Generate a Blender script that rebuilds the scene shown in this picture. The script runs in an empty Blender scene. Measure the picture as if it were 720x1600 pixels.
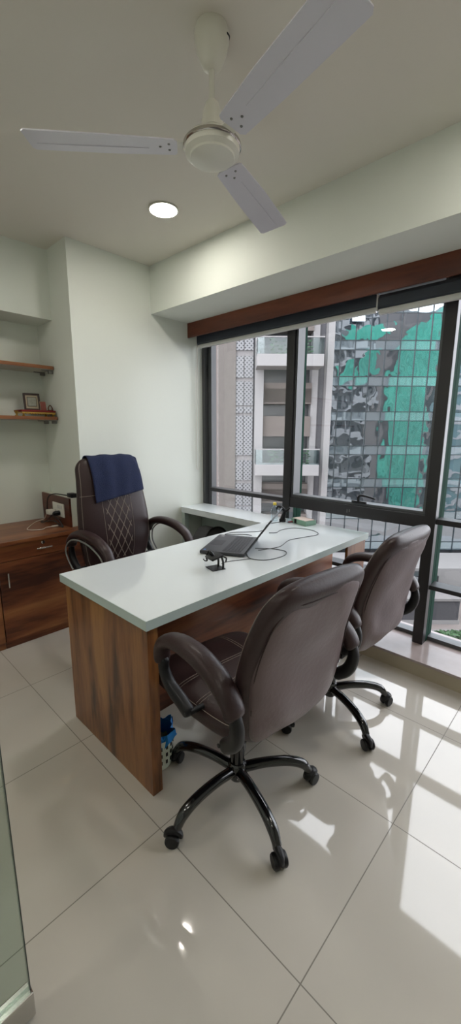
import bpy, bmesh, math, random
from mathutils import Vector, Matrix, noise
random.seed(7)
PI = math.pi
sc = bpy.context.scene
COL = sc.collection
V = Vector

# ------------------------------------------------------------------ materials
def s2l(c):
    return tuple((x/255/12.92 if x/255 <= .04045 else ((x/255+.055)/1.055)**2.4) for x in c)

def new_mat(name):
    m = bpy.data.materials.new(name); m.use_nodes = True
    nt = m.node_tree; b = nt.nodes['Principled BSDF']
    return m, nt, b

def setp(b, **k):
    for kk, v in k.items():
        n = kk.replace('_', ' ')
        if n in b.inputs: b.inputs[n].default_value = v

def mat(name, rgb, rough=.5, metal=0., bump=0., bscale=40., var=0., vscale=3., coat=0., ior=1.5, coord='Object', stretch=None, spec=.5):
    m, nt, b = new_mat(name)
    c = s2l(rgb)
    setp(b, Base_Color=(*c, 1), Roughness=rough, Metallic=metal, Coat_Weight=coat, IOR=ior)
    b.inputs['Specular IOR Level'].default_value = spec
    tc = nt.nodes.new('ShaderNodeTexCoord')
    src = tc.outputs[coord]
    if stretch:
        mp = nt.nodes.new('ShaderNodeMapping'); mp.inputs['Scale'].default_value = stretch
        nt.links.new(src, mp.inputs['Vector']); src = mp.outputs['Vector']
    if True:
        n = nt.nodes.new('ShaderNodeTexNoise'); n.inputs['Scale'].default_value = vscale; n.inputs['Detail'].default_value = 3
        nt.links.new(src, n.inputs['Vector'])
        mx = nt.nodes.new('ShaderNodeMix'); mx.data_type = 'RGBA'
        v = max(var, .015)
        mx.inputs['A'].default_value = tuple(x*(1-v) for x in c)+(1,)
        mx.inputs['B'].default_value = tuple(min(1, x*(1+v)) for x in c)+(1,)
        nt.links.new(n.outputs['Fac'], mx.inputs['Factor'])
        nt.links.new(mx.outputs['Result'], b.inputs['Base Color'])
    if bump:
        n2 = nt.nodes.new('ShaderNodeTexNoise'); n2.inputs['Scale'].default_value = bscale; n2.inputs['Detail'].default_value = 3
        nt.links.new(src, n2.inputs['Vector'])
        bp = nt.nodes.new('ShaderNodeBump'); bp.inputs['Strength'].default_value = bump; bp.inputs['Distance'].default_value = .01
        nt.links.new(n2.outputs['Fac'], bp.inputs['Height']); nt.links.new(bp.outputs['Normal'], b.inputs['Normal'])
    return m

def wood(name, axis, dark=(62, 31, 19), mid=(112, 62, 37), light=(146, 96, 58), rough=.32, bandscale=6.):
    """streaky laminate, grain running along axis 0/1/2"""
    m, nt, b = new_mat(name)
    setp(b, Roughness=rough)
    tc = nt.nodes.new('ShaderNodeTexCoord'); mp = nt.nodes.new('ShaderNodeMapping')
    s = [1.0]*3; s[axis] = .12
    mp.inputs['Scale'].default_value = s
    nt.links.new(tc.outputs['Object'], mp.inputs['Vector'])
    n1 = nt.nodes.new('ShaderNodeTexNoise'); n1.inputs['Scale'].default_value = bandscale; n1.inputs['Detail'].default_value = 4; n1.inputs['Distortion'].default_value = .8
    n2 = nt.nodes.new('ShaderNodeTexNoise'); n2.inputs['Scale'].default_value = bandscale*9; n2.inputs['Detail'].default_value = 5
    nt.links.new(mp.outputs['Vector'], n1.inputs['Vector']); nt.links.new(mp.outputs['Vector'], n2.inputs['Vector'])
    ad = nt.nodes.new('ShaderNodeMath'); ad.operation = 'MULTIPLY_ADD'; ad.inputs[1].default_value = .28
    sb = nt.nodes.new('ShaderNodeMath'); sb.operation = 'SUBTRACT'; sb.inputs[1].default_value = .5
    nt.links.new(n2.outputs['Fac'], sb.inputs[0]); nt.links.new(sb.outputs[0], ad.inputs[0]); nt.links.new(n1.outputs['Fac'], ad.inputs[2])
    cr = nt.nodes.new('ShaderNodeValToRGB'); e = cr.color_ramp.elements
    e[0].position = .33; e[0].color = (*s2l(dark), 1); e[1].position = .68; e[1].color = (*s2l(light), 1)
    k = e.new(.46); k.color = (*s2l(mid), 1)
    k = e.new(.56); k.color = (*s2l(tuple((p+q)/2 for p, q in zip(mid, light))), 1)
    nt.links.new(ad.outputs[0], cr.inputs['Fac']); nt.links.new(cr.outputs['Color'], b.inputs['Base Color'])
    return m

def glass_mat(name, tint=(.93, .97, .95), refl=1.0, ior=1.45):
    m, nt, b = new_mat(name); nt.nodes.remove(b)
    out = nt.nodes['Material Output']
    t = nt.nodes.new('ShaderNodeBsdfTransparent'); t.inputs['Color'].default_value = (*tint, 1)
    g = nt.nodes.new('ShaderNodeBsdfGlossy'); g.inputs['Roughness'].default_value = .0; g.inputs['Color'].default_value = (refl, refl, refl, 1)
    f = nt.nodes.new('ShaderNodeFresnel'); f.inputs['IOR'].default_value = ior
    ge = nt.nodes.new('ShaderNodeNewGeometry'); ma = nt.nodes.new('ShaderNodeMath'); ma.operation = 'MULTIPLY_ADD'   # same index on both faces
    ma.inputs[1].default_value = 1/ior-ior; ma.inputs[2].default_value = ior
    nt.links.new(ge.outputs['Backfacing'], ma.inputs[0]); nt.links.new(ma.outputs[0], f.inputs['IOR'])
    mx = nt.nodes.new('ShaderNodeMixShader')
    nt.links.new(f.outputs[0], mx.inputs[0]); nt.links.new(t.outputs[0], mx.inputs[1]); nt.links.new(g.outputs[0], mx.inputs[2])
    nt.links.new(mx.outputs[0], out.inputs['Surface'])
    return m

def emit_mat(name, rgb, strength):
    m, nt, b = new_mat(name)
    setp(b, Base_Color=(1, 1, 1, 1), Emission_Color=(*rgb, 1), Emission_Strength=strength)
    return m

def floor_mat():
    m, nt, b = new_mat('vitrified_tile')
    c = (190, 184, 174)
    setp(b, Roughness=.04, IOR=1.6)
    b.inputs['Specular IOR Level'].default_value = .62
    L = nt.links.new
    tc = nt.nodes.new('ShaderNodeTexCoord'); sx = nt.nodes.new('ShaderNodeSeparateXYZ'); L(tc.outputs['Object'], sx.inputs[0])
    def line(out, off):
        a = nt.nodes.new('ShaderNodeMath'); a.operation = 'SUBTRACT'; a.inputs[1].default_value = off; L(out, a.inputs[0])
        p = nt.nodes.new('ShaderNodeMath'); p.operation = 'PINGPONG'; p.inputs[1].default_value = .598/2; L(a.outputs[0], p.inputs[0])
        l = nt.nodes.new('ShaderNodeMath'); l.operation = 'LESS_THAN'; l.inputs[1].default_value = .0016; L(p.outputs[0], l.inputs[0])
        return l.outputs[0]
    mxm = nt.nodes.new('ShaderNodeMath'); mxm.operation = 'MAXIMUM'
    L(line(sx.outputs[0], .69), mxm.inputs[0]); L(line(sx.outputs[1], .398), mxm.inputs[1])
    n = nt.nodes.new('ShaderNodeTexNoise'); n.inputs['Scale'].default_value = 2.5; n.inputs['Detail'].default_value = 6
    L(tc.outputs['Object'], n.inputs['Vector'])
    m1 = nt.nodes.new('ShaderNodeMix'); m1.data_type = 'RGBA'
    m1.inputs['A'].default_value = (*s2l(tuple(x*.96 for x in c)), 1); m1.inputs['B'].default_value = (*s2l(tuple(x*1.04 for x in c)), 1)
    L(n.outputs['Fac'], m1.inputs['Factor'])
    m2 = nt.nodes.new('ShaderNodeMix'); m2.data_type = 'RGBA'; m2.inputs['B'].default_value = (*s2l((112, 106, 96)), 1)
    L(mxm.outputs[0], m2.inputs['Factor']); L(m1.outputs['Result'], m2.inputs['A']); L(m2.outputs['Result'], b.inputs['Base Color'])
    r = nt.nodes.new('ShaderNodeMath'); r.operation = 'MULTIPLY_ADD'; r.inputs[1].default_value = .5; r.inputs[2].default_value = .045
    L(mxm.outputs[0], r.inputs[0]); L(r.outputs[0], b.inputs['Roughness'])
    return m

def facade_glass(name, tint, base, gloss=.8, bumpd=.02, bscale=.5, rough=.0):
    m, nt, b = new_mat(name); nt.nodes.remove(b); L = nt.links.new
    out = nt.nodes['Material Output']
    d = nt.nodes.new('ShaderNodeBsdfDiffuse'); d.inputs['Color'].default_value = (*s2l(base), 1)
    g = nt.nodes.new('ShaderNodeBsdfGlossy'); g.inputs['Roughness'].default_value = rough; g.inputs['Color'].default_value = (*tint, 1)
    tc = nt.nodes.new('ShaderNodeTexCoord'); n = nt.nodes.new('ShaderNodeTexNoise'); n.inputs['Scale'].default_value = bscale; n.inputs['Detail'].default_value = 1.5
    L(tc.outputs['Object'], n.inputs['Vector'])
    bp = nt.nodes.new('ShaderNodeBump'); bp.inputs['Strength'].default_value = 1; bp.inputs['Distance'].default_value = bumpd
    L(n.outputs['Fac'], bp.inputs['Height']); L(bp.outputs['Normal'], g.inputs['Normal'])
    mx = nt.nodes.new('ShaderNodeMixShader'); mx.inputs[0].default_value = gloss
    L(d.outputs[0], mx.inputs[1]); L(g.outputs[0], mx.inputs[2]); L(mx.outputs[0], out.inputs['Surface'])
    return m

def perf_mat():
    m, nt, b = new_mat('perforated_metal'); L = nt.links.new
    setp(b, Roughness=.5)
    tc = nt.nodes.new('ShaderNodeTexCoord'); mp = nt.nodes.new('ShaderNodeMapping'); mp.inputs['Scale'].default_value = (6.2, 6.2, 6.2); mp.inputs['Rotation'].default_value = (0, PI/4, 0)
    L(tc.outputs['Object'], mp.inputs['Vector'])
    ck = nt.nodes.new('ShaderNodeTexVoronoi'); ck.inputs['Scale'].default_value = 1.; ck.inputs['Randomness'].default_value = 0.
    L(mp.outputs['Vector'], ck.inputs['Vector'])
    lt = nt.nodes.new('ShaderNodeMath'); lt.operation = 'LESS_THAN'; lt.inputs[1].default_value = .42
    L(ck.outputs['Distance'], lt.inputs[0])
    mx = nt.nodes.new('ShaderNodeMix'); mx.data_type = 'RGBA'
    mx.inputs['A'].default_value = (*s2l((112, 112, 114)), 1); mx.inputs['B'].default_value = (*s2l((34, 36, 40)), 1)
    L(lt.outputs[0], mx.inputs['Factor']); L(mx.outputs['Result'], b.inputs['Base Color'])
    return m

WALL = mat('wall_paint', (219, 223, 215), .6, bump=.03, bscale=60, var=.01)
CEIL = mat('ceiling_paint', (216, 211, 201), .7, bump=.02, bscale=60, var=.01)
FLOOR = floor_mat()
WOODV = wood('wood_grain_vertical', 2, dark=(68, 38, 20), mid=(118, 74, 42), light=(152, 106, 60), bandscale=9)
WOODX = wood('wood_grain_sideways', 0)
WOODY = wood('wood_grain_lengthwise', 1, dark=(60, 26, 16), mid=(92, 44, 28), light=(118, 62, 38))
WHITELAM = mat('white_laminate', (214, 220, 222), .1, coat=.3)
EDGELAM = mat('laminate_edge', (176, 190, 186), .3)
MARBLE = mat('marble', (160, 148, 146), .15, var=.12, vscale=14)
SILLW = mat('sill_riser_tile', (178, 168, 148), .15)
ALU = mat('charcoal_aluminium', (46, 45, 47), .42, metal=.2)
ALUG = mat('grey_aluminium', (84, 86, 88), .4, metal=.2)
GREENREFL = mat('green_reflection_paint', (26, 62, 50), .85, spec=.1)  # green reflection and glass tint on the post sides, put into the base colour
GLASS = glass_mat('window_glass', (.93, .965, .96))
DOORGLASS = glass_mat('door_glass', (.80, .86, .83), ior=1.5)
CHROME = mat('brushed_steel', (205, 203, 200), .22, metal=1.)
NAVY = mat('blind_fabric', (44, 50, 60), .6, bump=.05, bscale=300)
BLINDW = mat('blind_bar', (205, 205, 202), .35)
LEATHER = mat('brown_leather', (48, 33, 33), .38, bump=.07, bscale=130, var=.08, vscale=6, spec=.32)
LEATHERB = mat('grey_brown_leather', (92, 76, 77), .40, bump=.12, bscale=60, var=.06, vscale=5)
THREAD = mat('stitch_thread', (150, 138, 128), .8)
PLASTIC = mat('black_plastic', (18, 18, 20), .42, spec=.3)
GLOSSB = mat('black_gloss_steel', (14, 14, 16), .14, coat=.5)
GREYPL = mat('grey_plastic', (120, 120, 118), .4)
TOWEL = mat('navy_terry', (20, 31, 64), .95, bump=.5, bscale=220, var=.2, vscale=25)
FANW = mat('fan_enamel', (214, 212, 200), .3)
BLADEW = mat('fan_blade_enamel', (206, 204, 212), .3)
FANCHROME = mat('fan_trim', (190, 185, 178), .12, metal=.9)
LAPTOP = mat('laptop_shell', (46, 47, 52), .4)
LAPKEY = mat('key_cap', (24, 25, 28), .5)
SCREEN = mat('screen_glass', (18, 20, 24), .08)
CABLE = mat('cable_rubber', (36, 36, 40), .5)
CABLEW = mat('white_cable', (215, 210, 200), .5)
GREENBOX = mat('sage_green_card', (122, 158, 138), .5)
PAPER = mat('pink_paper', (226, 208, 200), .8)
CLEAR = glass_mat('clear_plastic', (.86, .92, .94), ior=1.5)
YELLOW = mat('yellow_plastic', (214, 190, 70), .4)
BLUEBAG = mat('blue_bag', (20, 118, 190), .45)
BASKET = mat('basket_plastic', (196, 205, 190), .5)
RED = mat('red_cloth', (120, 24, 26), .8)
GOLD = mat('gold_trim', (196, 160, 80), .3, metal=.7)
FRAMEW = mat('dark_frame_wood', (48, 26, 20), .35)
PICTURE = mat('silver_picture', (160, 160, 148), .4, var=.45, vscale=60)
CREAM = mat('cream_mount', (190, 176, 150), .6)
BRONZE = mat('bronze', (96, 58, 36), .35, metal=.6)
SWITCHW = mat('switch_plate', (222, 222, 214), .35)
DOWNL = emit_mat('downlight_diffuser', (1., .95, .86), 104.)
# outside
PLASTER = mat('textured_render', (92, 87, 83), .9, bump=.25, bscale=3.5, var=.18, vscale=4)
PALE = mat('pale_concrete', (112, 109, 109), .7, var=.04)
BEIGE = mat('beige_concrete', (92, 84, 80), .8, var=.06)
DARKBAY = mat('dark_glazing', (36, 37, 39), .3)  # one dark grey for bays, window openings and street band
PERF = perf_mat()
TGLASS = facade_glass('tower_glass', (.60, .66, .70), (84, 94, 102), .76, .035, .55)
TSPAN = facade_glass('tower_spandrel', (.62, .72, .74), (116, 128, 136), .58, .012, .5, .02)
TFRAME = mat('tower_mullion', (30, 40, 46), .5)
NET = mat('green_safety_net', (0, 118, 98), .8, var=.5, vscale=.16)
CONC = mat('raw_concrete', (78, 70, 67), .9, var=.2, vscale=.5)
WHITEB = mat('white_slab', (126, 124, 124), .7)
STREET = mat('street_paving', (112, 104, 101), .8, var=.12, vscale=.4)
CLAD = mat('grey_cladding', (64, 63, 67), .5, var=.08)
LEAF = mat('leaf', (46, 78, 44), .7, var=.3, vscale=8)
RAILG = glass_mat('railing_glass', (.80, .86, .86), ior=1.4)

# ------------------------------------------------------------------ object helpers
def thing(name, label, cat, loc=(0, 0, 0), rotz=0., group=None):
    o = bpy.data.objects.new(name, None); COL.objects.link(o)
    o.location = loc; o.rotation_euler = (0, 0, rotz); o.empty_display_size = .05
    o['label'] = label; o['category'] = cat
    if group: o['group'] = group
    return o

def tag(o, label, cat, group=None, kind=None):
    o['label'] = label; o['category'] = cat
    if group: o['group'] = group
    if kind: o['kind'] = kind
    return o

def obj(name, bm, m, parent=None, loc=None, smooth=False, world=False):
    """bm in local coordinates of parent (or in world ones if world=True; parent unrotated)."""
    bmesh.ops.recalc_face_normals(bm, faces=bm.faces[:])
    if world and parent is not None:
        bmesh.ops.translate(bm, verts=bm.verts[:], vec=-V(parent.location))
    if parent is None and loc is None:      # own origin at base centre
        xs = [v.co for v in bm.verts]
        mn = V([min(c[i] for c in xs) for i in range(3)]); mx = V([max(c[i] for c in xs) for i in range(3)])
        o0 = V(((mn.x+mx.x)/2, (mn.y+mx.y)/2, mn.z))
        bmesh.ops.translate(bm, verts=bm.verts[:], vec=-o0); loc = o0
    me = bpy.data.meshes.new(name); bm.to_mesh(me); bm.free()
    if isinstance(m, (list, tuple)):
        for x in m: me.materials.append(x)
    else: me.materials.append(m)
    if smooth:
        for p in me.polygons: p.use_smooth = True
        try: me.set_sharp_from_angle(angle=math.radians(38))
        except Exception: pass
    o = bpy.data.objects.new(name, me); COL.objects.link(o)
    if parent is not None: o.parent = parent
    if loc is not None: o.location = loc
    return o

def sub(name, bm, m, part_obj, smooth=False):
    """sub-part; bm given in the same frame as part_obj's own mesh"""
    return obj(name, bm, m, part_obj, smooth=smooth)

def struct(name, bm, m, parent=None, **k):
    if parent is None: o = obj(name, bm, m, loc=(0, 0, 0), **k); o['kind'] = 'structure'
    else: o = obj(name, bm, m, parent, **k)
    return o

def B(): return bmesh.new()

def box(bm, x0, x1, y0, y1, z0, z1, bev=0., seg=2, M=None, mi=0):
    r = bmesh.ops.create_cube(bm, size=1)
    vs = r['verts']
    for v in vs:
        v.co = V(((x0+x1)/2+v.co.x*(x1-x0), (y0+y1)/2+v.co.y*(y1-y0), (z0+z1)/2+v.co.z*(z1-z0)))
    fs = set(f for v in vs for f in v.link_faces)
    if bev:
        es = list(set(e for v in vs for e in v.link_edges))
        rr = bmesh.ops.bevel(bm, geom=es, offset=bev, segments=seg, affect='EDGES', profile=.5)
        vs = list(set(v for f in rr['faces'] for v in f.verts) | set(v for v in vs if v.is_valid))
        fs = set(f for v in vs for f in v.link_faces)
    if M is not None: bmesh.ops.transform(bm, matrix=M, verts=vs)
    for f in fs: f.material_index = mi
    return bm

def bx(*a, **k): return box(B(), *a, **k)

def prism(bm, pts, z0, z1, M=None, bev=0.):
    """pts polygon in xy extruded in z"""
    vs = [bm.verts.new((p[0], p[1], z0)) for p in pts]
    f = bm.faces.new(vs)
    r = bmesh.ops.extrude_face_region(bm, geom=[f])
    nv = [g for g in r['geom'] if isinstance(g, bmesh.types.BMVert)]
    for v in nv: v.co.z = z1
    al = vs+nv
    if bev:
        es = list(set(e for v in al for e in v.link_edges))
        rr = bmesh.ops.bevel(bm, geom=es, offset=bev, segments=2, affect='EDGES')
        al = list(set(v for ff in rr['faces'] for v in ff.verts) | set(v for v in al if v.is_valid))
    if M is not None: bmesh.ops.transform(bm, matrix=M, verts=al)
    return bm

def lathe(bm, prof, n=32, c=(0, 0), M=None):
    rings = []
    for r, z in prof:
        rings.append([bm.verts.new((c[0]+max(r, 1e-5)*math.cos(2*PI*i/n), c[1]+max(r, 1e-5)*math.sin(2*PI*i/n), z)) for i in range(n)])
    for a, b in zip(rings, rings[1:]):
        for i in range(n): bm.faces.new((a[i], a[(i+1) % n], b[(i+1) % n], b[i]))
    if prof[0][0] > 1e-4: bm.faces.new(rings[0][::-1])
    if prof[-1][0] > 1e-4: bm.faces.new(rings[-1])
    vs = [v for r in rings for v in r]
    bmesh.ops.remove_doubles(bm, verts=vs, dist=2e-5)
    if M is not None: bmesh.ops.transform(bm, matrix=M, verts=[v for v in vs if v.is_valid])
    return bm

def catmull(pts, k=8, closed=False):
    P = [V(p) for p in pts]; out = []
    n = len(P)
    for i in range(n if closed else n-1):
        p0 = P[(i-1) % n] if closed or i > 0 else P[0]*2-P[1]
        p1 = P[i]; p2 = P[(i+1) % n]
        p3 = P[(i+2) % n] if closed or i+2 < n else P[-1]*2-P[-2]
        for j in range(k):
            t = j/k
            out.append(.5*((2*p1)+(-p0+p2)*t+(2*p0-5*p1+4*p2-p3)*t*t+(-p0+3*p1-3*p2+p3)*t**3))
    if not closed: out.append(P[-1].copy())
    return out

def lerp_list(vals, t):
    x = t*(len(vals)-1); i = min(int(x), len(vals)-2); f = x-i
    f = f*f*(3-2*f) if False else f
    return vals[i]*(1-f)+vals[i+1]*f

def tube(bm, pts, r, n=8, smooth=True, k=6, flat=1.):
    """round tube along pts; r number or list; flat scales the section across"""
    P = catmull(pts, k) if smooth and len(pts) > 2 else [V(p) for p in pts]
    N = len(P); up = None; rings = []
    for i, p in enumerate(P):
        t = (P[min(i+1, N-1)]-P[max(i-1, 0)]).normalized()
        if up is None:
            up = V((0, 0, 1)) if abs(t.z) < .9 else V((1, 0, 0))
        a = t.cross(up)
        if a.length < 1e-6: a = t.cross(V((1, .1, 0)))
        a.normalize(); b = a.cross(t).normalized(); up = b
        rr = r if not isinstance(r, (list, tuple)) else lerp_list(r, i/(N-1))
        rings.append([bm.verts.new(p+a*rr*flat*math.cos(2*PI*j/n)+b*rr*math.sin(2*PI*j/n)) for j in range(n)])
    for x, y in zip(rings, rings[1:]):
        for j in range(n): bm.faces.new((x[j], x[(j+1) % n], y[(j+1) % n], y[j]))
    bm.faces.new(rings[0][::-1]); bm.faces.new(rings[-1])
    return bm

def seam(parent, pts, r=.0010, name='stitching'):
    b = B(); tube(b, pts, r, n=5, smooth=False); return sub(name, b, THREAD, parent)

class Cushion:
    """padded body swept along a spine; section is a superellipse, both ends rounded"""
    def __init__(s, spine, ha, hb, A, rb=.03, rc=.06, e=2.6, e2=None):
        s.P = catmull(spine, 16); s.A = V(A).normalized(); s.ha = ha; s.hb = hb; s.rb = rb; s.rc = rc; s.e = e
        s.L = [0.]
        for a, b in zip(s.P, s.P[1:]): s.L.append(s.L[-1]+(b-a).length)
        s.T = s.L[-1]
    def frame(s, d):
        d = min(max(d, 0), s.T)
        i = 0
        while i < len(s.L)-2 and s.L[i+1] < d: i += 1
        f = (d-s.L[i])/max(s.L[i+1]-s.L[i], 1e-9)
        c = s.P[i].lerp(s.P[i+1], f)
        j0 = max(i-1, 0); j1 = min(i+2, len(s.P)-1)
        t = (s.P[j1]-s.P[j0]).normalized()
        b = s.A.cross(t).normalized()
        m = min(d, s.T-d)
        q = lambda r: math.sqrt(max(0., 1-(1-min(m/r, 1))**2)) if r > 0 else 1.
        u = d/s.T
        ha = lerp_list(s.ha, u)-s.rc*(1-q(s.rc)); hb = lerp_list(s.hb, u)*q(s.rb)
        return c, b, max(ha, .002), max(hb, .0008)
    def pt(s, d, x, side=1, off=0.):
        """point on the surface, x metres across, side +1/-1 of the spine"""
        c, b, ha, hb = s.frame(d)
        k = min(abs(x)/ha, .999)
        h = hb*(1-k**s.e)**(1/s.e)+off
        return c+s.A*x+b*h*side
    def mesh(s, bm, N=40, n=40):
        rings = []
        for i in range(N+1):
            d = s.T*(.5-.5*math.cos(PI*i/N))
            d = min(max(d, s.T*1e-4), s.T*(1-1e-4))
            c, b, ha, hb = s.frame(d)
            ring = []
            for j in range(n):
                a = 2*PI*j/n; ca, sa = math.cos(a), math.sin(a)
                ring.append(bm.verts.new(c+s.A*ha*math.copysign(abs(ca)**(2/s.e), ca)+b*hb*math.copysign(abs(sa)**(2/s.e), sa)))
            rings.append(ring)
        for x, y in zip(rings, rings[1:]):
            for j in range(n): bm.faces.new((x[j], x[(j+1) % n], y[(j+1) % n], y[j]))
        bm.faces.new(rings[0][::-1]); bm.faces.new(rings[-1])
        return bm

def copy_tree(o, parent=None):
    c = o.copy(); COL.objects.link(c)
    if parent is not None: c.parent = parent
    for ch in list(o.children): copy_tree(ch, c)
    return c

def RZ(a): return Matrix.Rotation(a, 4, 'Z')
def T(x, y, z): return Matrix.Translation((x, y, z))

# ------------------------------------------------------------------ camera
YAW, PITCH, ROLL, FPX, H = .758771048, .198656616, .00437920243, 625.906812, 1.40
cy, sy, cp, sp = math.cos(YAW), math.sin(YAW), math.cos(PITCH), math.sin(PITCH)
Fw = V((cy*cp, sy*cp, -sp)); Rt = V((sy, -cy, 0)); Up = Rt.cross(Fw)
c_, s_ = math.cos(ROLL), math.sin(ROLL)
Rt, Up = c_*Rt+s_*Up, -s_*Rt+c_*Up
cam = bpy.data.cameras.new('camera'); co = bpy.data.objects.new('camera', cam); COL.objects.link(co)
mw = Matrix((Rt, Up, -Fw)).transposed().to_4x4(); mw.translation = V((0, 0, H)); co.matrix_world = mw
cam.sensor_fit = 'VERTICAL'; cam.sensor_height = 36; cam.lens = FPX/1600*36; cam.clip_start = .02; cam.clip_end = 600
sc.camera = co

# ------------------------------------------------------------------ room shell
XL, YF, CZ, YB, YN, XC = -.75, -1.7, 2.6, 2.70, 3.24, 1.32
XW = 2.62
struct('floor', bx(XL-.1, 2.285, YF-.1, YN+.1, -.12, 0), FLOOR)
struct('ceiling', bx(XL-.1, XW+.1, YF-.1, YN+.1, CZ, CZ+.12), CEIL)
struct('wall_left', bx(XL-.1, XL, YF-.1, YN+.1, 0, CZ), WALL)
struct('wall_front', bx(XL, XW+.1, YF-.1, YF, 0, CZ), WALL)
struct('wall_back', bx(XC, 2.60, YB, YN+.1, 0, CZ), WALL)
struct('wall_niche', bx(XL, XC, YN, YN+.1, 0, CZ), WALL)
struct('trim_1', bx(XL, XC, 2.98, YN, 2.155, CZ), WALL)['label'] = 'white soffit above the shelf niche'
struct('trim_2', bx(1.96, XW+.1, YF, YB, 2.27, CZ), WALL)['label'] = 'white beam box above the window'
struct('trim_3', bx(2.285, XW+.1, YF, YB, -.12, .085), SILLW)['label'] = 'beige riser under the marble sill'
struct('trim_4', bx(2.272, XW+.1, YF, YB, .085, .10, bev=.002), MARBLE)['label'] = 'pinkish marble window sill'
o = struct('trim_5', bx(2.32, 2.335, YF, YB, 2.158, 2.27, bev=.002), WOODY)
o['label'] = 'brown wooden pelmet board over the blinds'

# windows: mullions along Y, glass at X = 2.60
mull = [(2.625, 2.70), (1.737, 1.802), (.704, .766), (-.335, -.27), (-1.37, -1.305)]
for i in range(len(mull)):
    y1 = mull[i][0]
    y0 = mull[i+1][1] if i+1 < len(mull) else YF
    w = bpy.data.objects.new('window_%d' % (i+1), None); COL.objects.link(w); w['kind'] = 'structure'
    w.location = (2.6, (y0+y1)/2, .10)
    # post
    a, b_ = mull[i]
    m1 = bx(2.48, 2.535, a, b_, .10, 2.27, bev=.002)
    if i == 0: m1 = box(bx(2.48, 2.56, a+.045, b_, .10, 2.27), 2.52, 2.58, a, a+.04, .10, 2.27)
    obj('window_post', m1, ALU if i else ALUG, w, world=True)
    if i: obj('post_side', box(bx(2.535, 2.575, a, b_, .10, 2.27), 2.58, 2.64, a, b_, .10, 2.27), GREENREFL, w, world=True)  # post sides, with the green reflection painted on
    # rails
    if i == 1:
        m2 = bx(2.485, 2.56, y0, y1, .838, .915, bev=.002); box(m2, 2.50, 2.60, y0, y1, .462, .488)
        obj('window_rail', m2, ALU, w, world=True)
        f = B()
        box(f, 2.50, 2.585, y0, y1, .9155, .935, bev=.002); box(f, 2.50, 2.585, y0, y1, 2.22, 2.268)
        box(f, 2.50, 2.585, y0, y0+.018, .9355, 2.2195); box(f, 2.50, 2.585, y1-.018, y1, .9355, 2.2195)
        sash = obj('sash_frame', f, ALUG, w, world=True)
        h = B()
        box(h, 2.470, 2.492, 1.13, 1.23, .936, .953, bev=.003)
        tube(h, [(2.478, 1.185, .95), (2.47, 1.182, .975), (2.462, 1.165, .993), (2.455, 1.12, .992), (2.452, 1.06, .982)], [.009, .009, .008, .007, .005])
        h2 = obj('window_handle', h, PLASTIC, w, smooth=True, world=True)
        h3 = B(); box(h3, 2.4835, 2.4848, 1.245, 1.25, .868, .888); box(h3, 2.4835, 2.4848, 1.262, 1.267, .862, .885)
        obj('rail_mark', h3, GREYPL, w, world=True)
    else:
        m2 = bx(2.495, 2.58, y0, y1, .868, .900, bev=.002)
        if i > 1: box(m2, 2.50, 2.60, y0, y1, .462, .488)
        obj('window_rail', m2, ALU, w, world=True)
    fb = bx(2.57, 2.64, y0, y1, .1005, .125)
    obj('bottom_track', fb, ALUG, w, world=True)
    obj('glass_pane', bx(2.598, 2.604, y0, y1, .12, 2.27), GLASS, w, world=True)

# ------------------------------------------------------------------ blinds
def blind(y0, y1, x0, ztop, zmid, zbot, label):
    t = thing('roller_blind', label, 'blind', ((x0+.02), (y0+y1)/2, zbot), group=None)
    b = B()
    prof = [(x0+.012, zmid), (x0, zmid+.012), (x0, ztop-.022), (x0+.02, ztop), (x0+.05, ztop), (x0+.05, zmid)]
    vs0 = [b.verts.new((p[0], y0, p[1])) for p in prof]; vs1 = [b.verts.new((p[0], y1, p[1])) for p in prof]
    b.faces.new(vs0); b.faces.new(vs1[::-1])
    for i in range(len(prof)): b.faces.new((vs0[i], vs0[(i+1) % 6], vs1[(i+1) % 6], vs1[i]))
    obj('fabric_roll', b, NAVY, t, world=True)
    obj('bottom_bar', bx(x0+.004, x0+.034, y0+.004, y1-.004, zbot, zmid+.003, bev=.006), BLINDW, t, world=True, smooth=True)
    obj('end_cap', bx(x0-.003, x0+.05, y1+.0005, y1+.008, zmid-.006, ztop, bev=.002), BLINDW, t, world=True)
    return t
bl1 = blind(1.118, 2.668, 2.395, 2.235, 2.108, 2.083, 'dark grey roller blind rolled up above the left window pane')
blind(-1.6, 1.095, 2.365, 2.165, 2.085, 2.058, 'navy roller blind hanging lower at the right end of the pelmet')
ch = B()
tube(ch, [(2.392, 2.672, 2.15), (2.390, 2.678, 1.9), (2.388, 2.68, 1.5), (2.386, 2.684, 1.2), (2.395, 2.683, 1.075), (2.415, 2.682, 1.09), (2.418, 2.682, 1.25), (2.412, 2.680, 1.6), (2.408, 2.674, 2.15)], .0022, n=6)
obj('pull_chain', ch, CABLEW, bl1, world=True)

# ------------------------------------------------------------------ desk
t = thing('executive_desk', 'long white topped desk with brown wood side and front panels', 'desk', (1.607, 1.44, 0))
obj('desktop', bx(.735, 2.478, 1.100, 1.785, .7115, .75, bev=.0015), WHITELAM, t, world=True)
eb = B()
box(eb, .7338, .7349, 1.099, 1.786, .712, .7495); box(eb, .7338, 2.478, 1.0988, 1.0999, .712, .7495)
obj('edge_band', eb, EDGELAM, t, world=True)
obj('side_panel', bx(.750, .795, 1.118, 1.768, 0, .711, bev=.001), WOODV, t, world=True)
obj('modesty_panel', bx(.796, 2.42, 1.318, 1.338, .165, .711, bev=.001), WOODX, t, world=True)
obj('leg_panel', bx(2.24, 2.478, 1.118, 1.136, .1005, .711, bev=.001), WOODV, t, world=True)

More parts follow.
